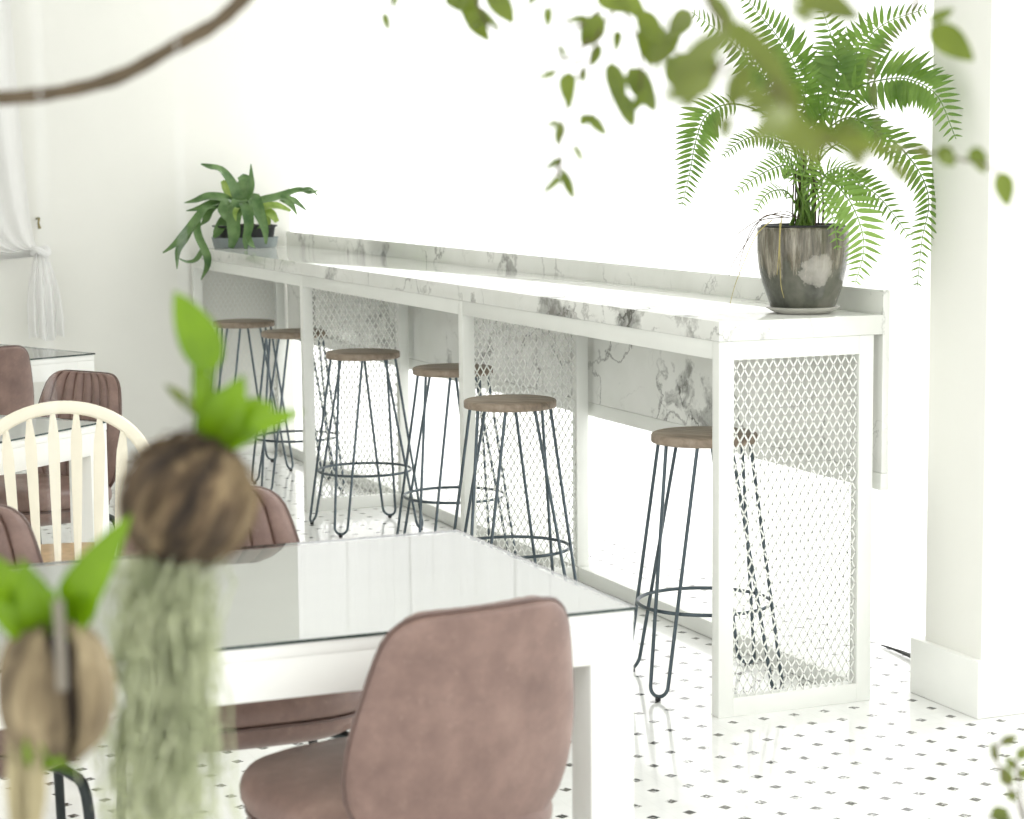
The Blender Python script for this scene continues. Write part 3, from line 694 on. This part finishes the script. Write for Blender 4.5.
k1d = 1.55; k1 = at(188, 502, k1d); s1 = k1d/FPX
ko = thing('hanging_planter', 'round brown coconut husk ball hanging in front, green leaves above, moss below', 'hanging planter', k1, 0, 'hanging coconut planters')
b = MB(); nzf = [(random.randint(3, 17), random.uniform(0, 6.28), random.uniform(.006, .016)) for _ in range(10)]
ellip(b, 66*s1, 63*s1, 72, 36, lambda a, t: 1+sum(w*math.sin(k*a+p+2.2*t) for k, p, w in nzf)); b.build('husk', M['husk'], ko)
b = MB()
for k in range(240):
    a = random.uniform(0, 2*PI); t = random.uniform(.2, 2.7); rr = 66*s1*1.0
    p = V((math.sin(t)*math.cos(a), math.sin(t)*math.sin(a), math.cos(t)))*rr
    tn = V((-.5, .15, -.9)); tn = (tn-p.normalized()*tn.dot(p.normalized())).normalized()
    q = p.normalized(); L_ = random.uniform(.01, .03)
    b.tube([q*rr*1.0-tn*L_, q*rr*1.03, q*rr*1.01+tn*L_], [.0003, .0006, .0002], 4)
b.build('husk_fibres', M['husk'], ko)
b = MB()
for q in [(214, 372, 176, 292, 42, -.02, .1, .75), (212, 440, 196, 350, 24, .0, .1, .7), (212, 445, 242, 378, 40, -.03, .15, .75), (222, 440, 296, 410, 26, -.04, .2, .7),
          (215, 442, 262, 396, 34, .02, .1, .8), (214, 444, 236, 396, 44, .01, .1, .9), (222, 442, 272, 402, 34, -.01, .15, .8), (212, 446, 218, 404, 40, -.01, .1, .9), (205, 440, 222, 388, 26, -.01, .1, .8), (210, 445, 200, 400, 20, .02, .1, .8), (225, 445, 262, 432, 18, -.03, .1, .8)]:
    leafpx(b, k1, k1d, *q)
b.tube([p-k1 for p in spline([at(212, 452, k1d), at(209, 420, k1d), at(213, 372, k1d)], 8)], .0022, 6)
b.build('leaves', M['bright'], ko)
b = MB(); leafpx(b, k1, k1d, 208, 420, 163, 382, 13, .03, .1, .8); leafpx(b, k1, k1d, 208, 450, 238, 415, 24, .05, .1, .8); leafpx(b, k1, k1d, 200, 452, 214, 410, 24, .04, .1, .8); b.build('dark_leaves', M['treedark'], ko)  # a few leaves in the darker olive green
b = MB()
for k in range(520):
    u = random.random(); x0 = 168+random.gauss(0, 22); d0 = k1d+random.uniform(-.025, .03)
    y = 555+random.random()**1.6*150; ln = random.uniform(50, 210); x = x0-(y-555)*.04; pts = []
    ax, fq, p_ = random.uniform(2, 9), random.uniform(.02, .06), random.uniform(0, 6.28)
    drift = random.gauss(-.02, .10); dp = d0
    for i in range(13):
        f = i/12; yy = y+ln*f; pts.append(at(x+drift*ln*f+ax*math.sin(fq*yy+p_)+random.gauss(0, 1.5), yy, dp)-k1); dp += random.gauss(0, .003)
    b.tube(pts, random.uniform(.0006, .0013), 3, caps=False)
for k in range(900):
    yy = random.uniform(560, 850); c = at(164-(yy-560)*.02+random.gauss(0, 21), yy, k1d+random.gauss(0, .012))-k1; a = random.uniform(0, 6.28); L_ = random.uniform(.006, .014)
    dv = V((math.cos(a), random.uniform(-.5, .5), math.sin(a)))*L_; b.tube([c-dv, c+V((0, 0, random.uniform(-.004, .004))), c+dv], .0009, 3, caps=False)
b.build('hanging_moss', M['moss'], ko)
b = MB(); b.tube([at(188, 450, k1d)-k1, V((0, 0, 3.1-k1.z))], .0003, 5); b.build('nylon_line', M['line'], ko)

k2d = 1.42; k2 = at(55, 690, k2d); s2 = k2d/FPX
ko2 = thing('hanging_planter', 'split tan coconut husk hanging at the lower left with a green plant inside', 'hanging planter', k2, 0, 'hanging coconut planters')
az = math.atan2((CAM-k2).y, (CAM-k2).x)
b = MB(); nzf = [(random.randint(3, 15), random.uniform(0, 6.28), random.uniform(.004, .014)) for _ in range(9)]
off = .28
def husk_shell(b, rx, rz, extra):
    n, m = 84, 36; vs = []
    for j in range(m+1):
        t = PI*(j+.02)/(m+.04); g = .13+.62*max(0, 1-t/1.25)**1.1+extra
        for i in range(n+1):
            f = i/n; a = az+off+.25*(t-1.6)*.3+g+(2*PI-2*g)*f
            q = (1+.05*math.exp(-(min(f, 1-f)/.04)**2))*(1+sum(w*math.sin(k*a+p+.8*t) for k, p, w in nzf)); st = math.sin(t)**.8 if math.sin(t) > 0 else 0
            vs.append((rx*q*st*math.cos(a), rx*q*st*math.sin(a), rz*q*math.cos(t)))
    b.add(vs, [(j*(n+1)+i, j*(n+1)+i+1, (j+1)*(n+1)+i+1, (j+1)*(n+1)+i) for j in range(m) for i in range(n)])
husk_shell(b, 58*s2, 70*s2, 0); husk_shell(b, 51*s2, 63*s2, -.012)
b.build('husk', M['husk2'], ko2)
b = MB(); ellip(b, 42*s2, 54*s2, 40, 24, lambda a, t: 1+.05*math.sin(9*a+5*t)); b.build('soil', M['soil'], ko2)
b = MB()
for q in [(55, 640, 124, 518, 44, -.03, .2, .7), (50, 640, -18, 552, 46, -.03, .25, .7), (55, 640, 22, 566, 40, -.05, .2, .75), (60, 640, 100, 585, 30, .03, .2, .8),
          (50, 635, 70, 580, 34, .03, .1, .8), (45, 640, -10, 606, 30, -.04, .3, .8), (60, 630, 92, 560, 30, .0, .1, .8), (62, 632, 40, 588, 44, -.02, .1, .8), (50, 632, 10, 590, 40, -.02, .2, .8), (66, 634, 88, 596, 40, -.02, .1, .8)]:
    leafpx(b, k2, k2d, *q)
b.build('leaves', M['bright'], ko2)
b = MB(); leafpx(b, k2, k2d, 48, 772, 26, 742, 24, -.03); leafpx(b, k2, k2d, 38, 762, 62, 760, 16, -.03)
b.tube([p-k2 for p in spline([at(40, 745, k2d-.04), at(50, 760, k2d-.05), at(78, 772, k2d-.05)], 8)], .0012, 5)
b.build('lower_leaves', M['bright'], ko2)
b = MB()
for k in range(110):
    x = random.uniform(6, 46); d0 = k2d+random.uniform(-.02, .03); y = random.uniform(735, 775)
    pts = [at(x+random.gauss(0, 1.2)+(-.06*(x-26))*i, y+i*14, d0)-k2 for i in range(9)]
    b.tube(pts, random.uniform(.0006, .0013), 4)
b.build('hanging_roots', M['roottan'], ko2)
b = MB(); cpts = [at(58, 600, k2d-.05), at(60, 640, k2d-.052), at(62, 690, k2d-.05)]
vs = []
b.tube([p-k2 for p in spline(cpts, 10)], .0034, 8); b.build('cord', M['cord'], ko2)
b = MB(); b.tube([at(58, 604, k2d-.05)-k2, V((0, 0, 3.1-k2.z))], .0003, 5); b.build('nylon_line', M['line'], ko2)

# ------------------------------------------------------------------ tree whose branches overhang the view in front
tb = at(-420, 400, 1.9); tb.z = 0
tree = thing('tree', 'tree with a bare branch across the upper left and leafy sprays along the top', 'tree', tb)
limb = [at(-420, 400, 1.9), at(-405, 120, 1.88), at(-330, -60, 1.84), at(-160, -120, 1.8), at(120, -125, 1.78), at(420, -118, 1.8), at(720, -120, 1.7), at(980, -125, 1.65)]
tk = spline([tb, (tb+V((.02, .01, .45))), (tb+V((-.01, 0, .85))), limb[0]], 24)
b = MB(); b.tube([p-tb for p in tk], [.034-.010*i/24 for i in range(25)], 14); b.build('trunk', M['bark'], tree)
LP = spline(limb, 80); b = MB(); b.tube([p-tb for p in LP], [.022*(1-i/80)+.0035 for i in range(81)], 10); b.build('limb', M['bark'], tree)
def limb_near(p): return min(LP, key=lambda q: (q-p).length)
d_ = 1.62; pts = [at(-300, 40, d_+.12), at(-160, 84, d_+.04), at(-60, 96, d_), at(0, 98, d_), at(60, 92, d_), at(120, 76, d_), at(175, 46, d_), at(215, 24, d_+.02), at(245, -4, d_+.04), at(290, -60, d_+.06)]
pts = [limb_near(at(-380, 20, 1.86))] + pts
b = MB(); P = spline(pts, 80); b.tube([p-tb for p in P], [0.0050+.0016*math.sin(i*.9)*math.sin(i*.37)*.4+.0010*i/80 for i in range(81)], 8)
b.build('bare_branch', M['bark'], tree)

def spray(name, d, twigs, leaves, mat, tr=.0017):
    b = MB()
    for k, q in enumerate(twigs):
        pts = [at(x, y, d) for x, y in q]
        if q[0][1] < -30: pts = [limb_near(pts[0])] + pts
        P = spline([p-tb for p in pts], 6*len(q)); b.tube(P, [tr*(1-.6*i/(len(P)-1)) for i in range(len(P))], 6)
    tw = b.build(name, M['bark'], tree)
    b = MB()
    for q in leaves:
        bx, by, tx, ty, w = q[:5]; leafpx(b, tb, d+random.uniform(-.04, .04), bx, by, tx, ty, max(8, w*1.35) if d > 1.5 else w*1.05, random.uniform(-.04, .02), random.uniform(.05, .2), random.uniform(.65, .95), .15, TOCAM+V((random.uniform(-.25, .25), random.uniform(-.25, .25), random.uniform(-.1, .25))))
    b.build('leaves', mat, tw)
spray('leafy_branch', 2.1,
      [[(480, -60), (470, -20), (462, 0)], [(480, -60), (500, -20), (520, 0), (533, 14)], [(470, -20), (480, 10), (490, 28), (499, 31)], [(440, -60), (400, -20), (386, 10)]],
      [(384, 12, 389, 32, 5), (457, -10, 461, 11, 20), (470, -14, 468, 26, 15), (468, 12, 488, 40, 13), (476, 6, 500, 30, 6), (486, -12, 514, 22, 17), (484, 22, 472, 26, 4), (540, -12, 528, 6, 4), (398, -14, 393, 8, 4)], M['tree'])
spray('leafy_branch', 2.0,
      [[(640, -60), (620, 0), (600, 30), (590, 60), (570, 90), (562, 130), (560, 175)], [(620, 0), (640, 50), (640, 100)], [(585, 60), (560, 68), (541, 76)], [(562, 160), (553, 180), (544, 193)], [(600, 10), (575, 28), (566, 20), (548, 0)], [(590, 40), (570, 58), (558, 58), (560, 44)], [(620, 0), (660, 40), (690, 60)]],
      [(548, 6, 548, 28, 7), (598, -6, 628, 10, 16), (602, 14, 582, 48, 18), (600, 44, 591, 67, 9), (567, 72, 569, 107, 13), (583, 66, 583, 84, 6), (611, 62, 622, 112, 15), (620, 92, 634, 128, 13), (645, 90, 633, 112, 8), (628, 68, 658, 112, 19),
       (586, 114, 608, 136, 9), (588, 114, 580, 126, 8), (560, 122, 548, 125, 6), (562, 122, 557, 145, 8), (573, 144, 583, 162, 5), (563, 158, 545, 169, 6), (562, 168, 574, 200, 8), (562, 176, 542, 194, 5), (556, 72, 538, 78, 5), (566, 58, 558, 44, 5), (590, 18, 566, 20, 5),
       (652, 20, 648, 62, 20), (650, 62, 682, 28, 18), (668, 60, 702, 88, 26), (640, 10, 660, 44, 16), (620, -8, 646, 20, 14), (690, 10, 668, 40, 16), (618, 30, 616, 52, 7)], M['tree'])
spray('leafy_branch', 1.12,
      [[(700, -80), (705, 0), (740, 45), (775, 85), (800, 130), (850, 150), (905, 175)], [(740, 45), (710, 80), (668, 90)], [(780, -80), (800, -20), (840, 10)], [(775, 85), (750, 110), (722, 130)]],
      [(735, 30, 676, 66, 26), (700, 62, 668, 84, 20), (752, 40, 790, 92, 22), (840, 120, 850, 156, 20), (716, 78, 664, 98, 28), (712, 50, 700, 100, 26), (705, -10, 738, 34, 22), (726, 24, 782, 64, 26), (748, 60, 728, 112, 26), (742, 92, 782, 112, 26), (770, 70, 800, 118, 26), (770, 116, 822, 152, 34), (790, 110, 752, 140, 26), (800, 128, 842, 146, 24),
       (724, 112, 726, 144, 16), (790, -14, 864, 20, 34), (790, 6, 812, 24, 18), (846, 120, 862, 172, 24), (830, 140, 892, 150, 18), (888, 160, 912, 184, 16), (690, 10, 664, 40, 22), (672, 40, 648, 72, 20), (700, 90, 680, 110, 16), (812, 140, 816, 166, 22)], M['treedark'], .0018)
spray('leafy_branch', 1.75,
      [[(900, -60), (915, 0), (932, 28)], [(880, 150), (915, 150), (950, 157), (985, 165), (1000, 175)], [(870, 60), (875, 110), (880, 150)], [(915, 0), (900, 30), (870, 60)]],
      [(930, 22, 954, 8, 9), (931, 26, 973, 60, 21), (1000, 172, 1009, 207, 15), (915, 146, 932, 158, 10), (938, 148, 956, 166, 13), (950, 150, 944, 164, 10), (968, 152, 988, 160, 12), (975, 158, 984, 172, 9), (905, 150, 892, 146, 8)], M['tree'])
sd = 1.9; so = at(1040, 900, sd); so.z = 0
sh = thing('leafy_shrub', 'blurred green leaf sprigs at the lower right corner', 'shrub', so)
b = MB()
for q in [[(1050, 900), (1030, 840), (1012, 790), (996, 760), (998, 745), (1014, 738)], [(1050, 900), (1030, 850), (1005, 822), (988, 818)], [(1030, 850), (1020, 790), (1016, 760)]]:
    P = spline([at(x, y, sd)-so for x, y in q], 20); b.tube(P, .0013, 6)
b.tube([V((0, 0, 0)), at(1050, 900, sd)-so], .004, 8)
b.build('stem', M['bark'], sh)
b = MB()
for q in [(996, 762, 992, 742, 9), (1000, 744, 1018, 736, 10), (1014, 770, 1006, 756, 10), (1010, 786, 1002, 766, 14), (1014, 790, 1010, 802, 11), (1018, 760, 1026, 746, 12), (990, 816, 1010, 812, 16), (1012, 818, 996, 826, 12), (1020, 778, 1032, 770, 14)]: leafpx(b, so, sd, *q)
b.build('leaves', M['treedark'], sh)

# ------------------------------------------------------------------ light: a bright overcast sky outside
w = bpy.data.worlds.new('bright_overcast_sky'); scene.world = w; w.use_nodes = True
bg = w.node_tree.nodes['Background']; bg.inputs[0].default_value = (1.0, 1.0, .985, 1); bg.inputs[1].default_value = 1.55
scene.view_settings.view_transform = 'Standard'; scene.view_settings.look = 'None'
scene.view_settings.gamma = 1; scene.view_settings.use_curve_mapping = False; scene.view_settings.exposure = 0.27

sl_ = bpy.data.lights.new('sun', 'SUN'); so_ = bpy.data.objects.new('sun', sl_); COL.objects.link(so_)
sl_.energy = 2.4; sl_.angle = R(3); so_.rotation_euler = V((-.80, -.12, -.60)).to_track_quat('-Z', 'Y').to_euler()
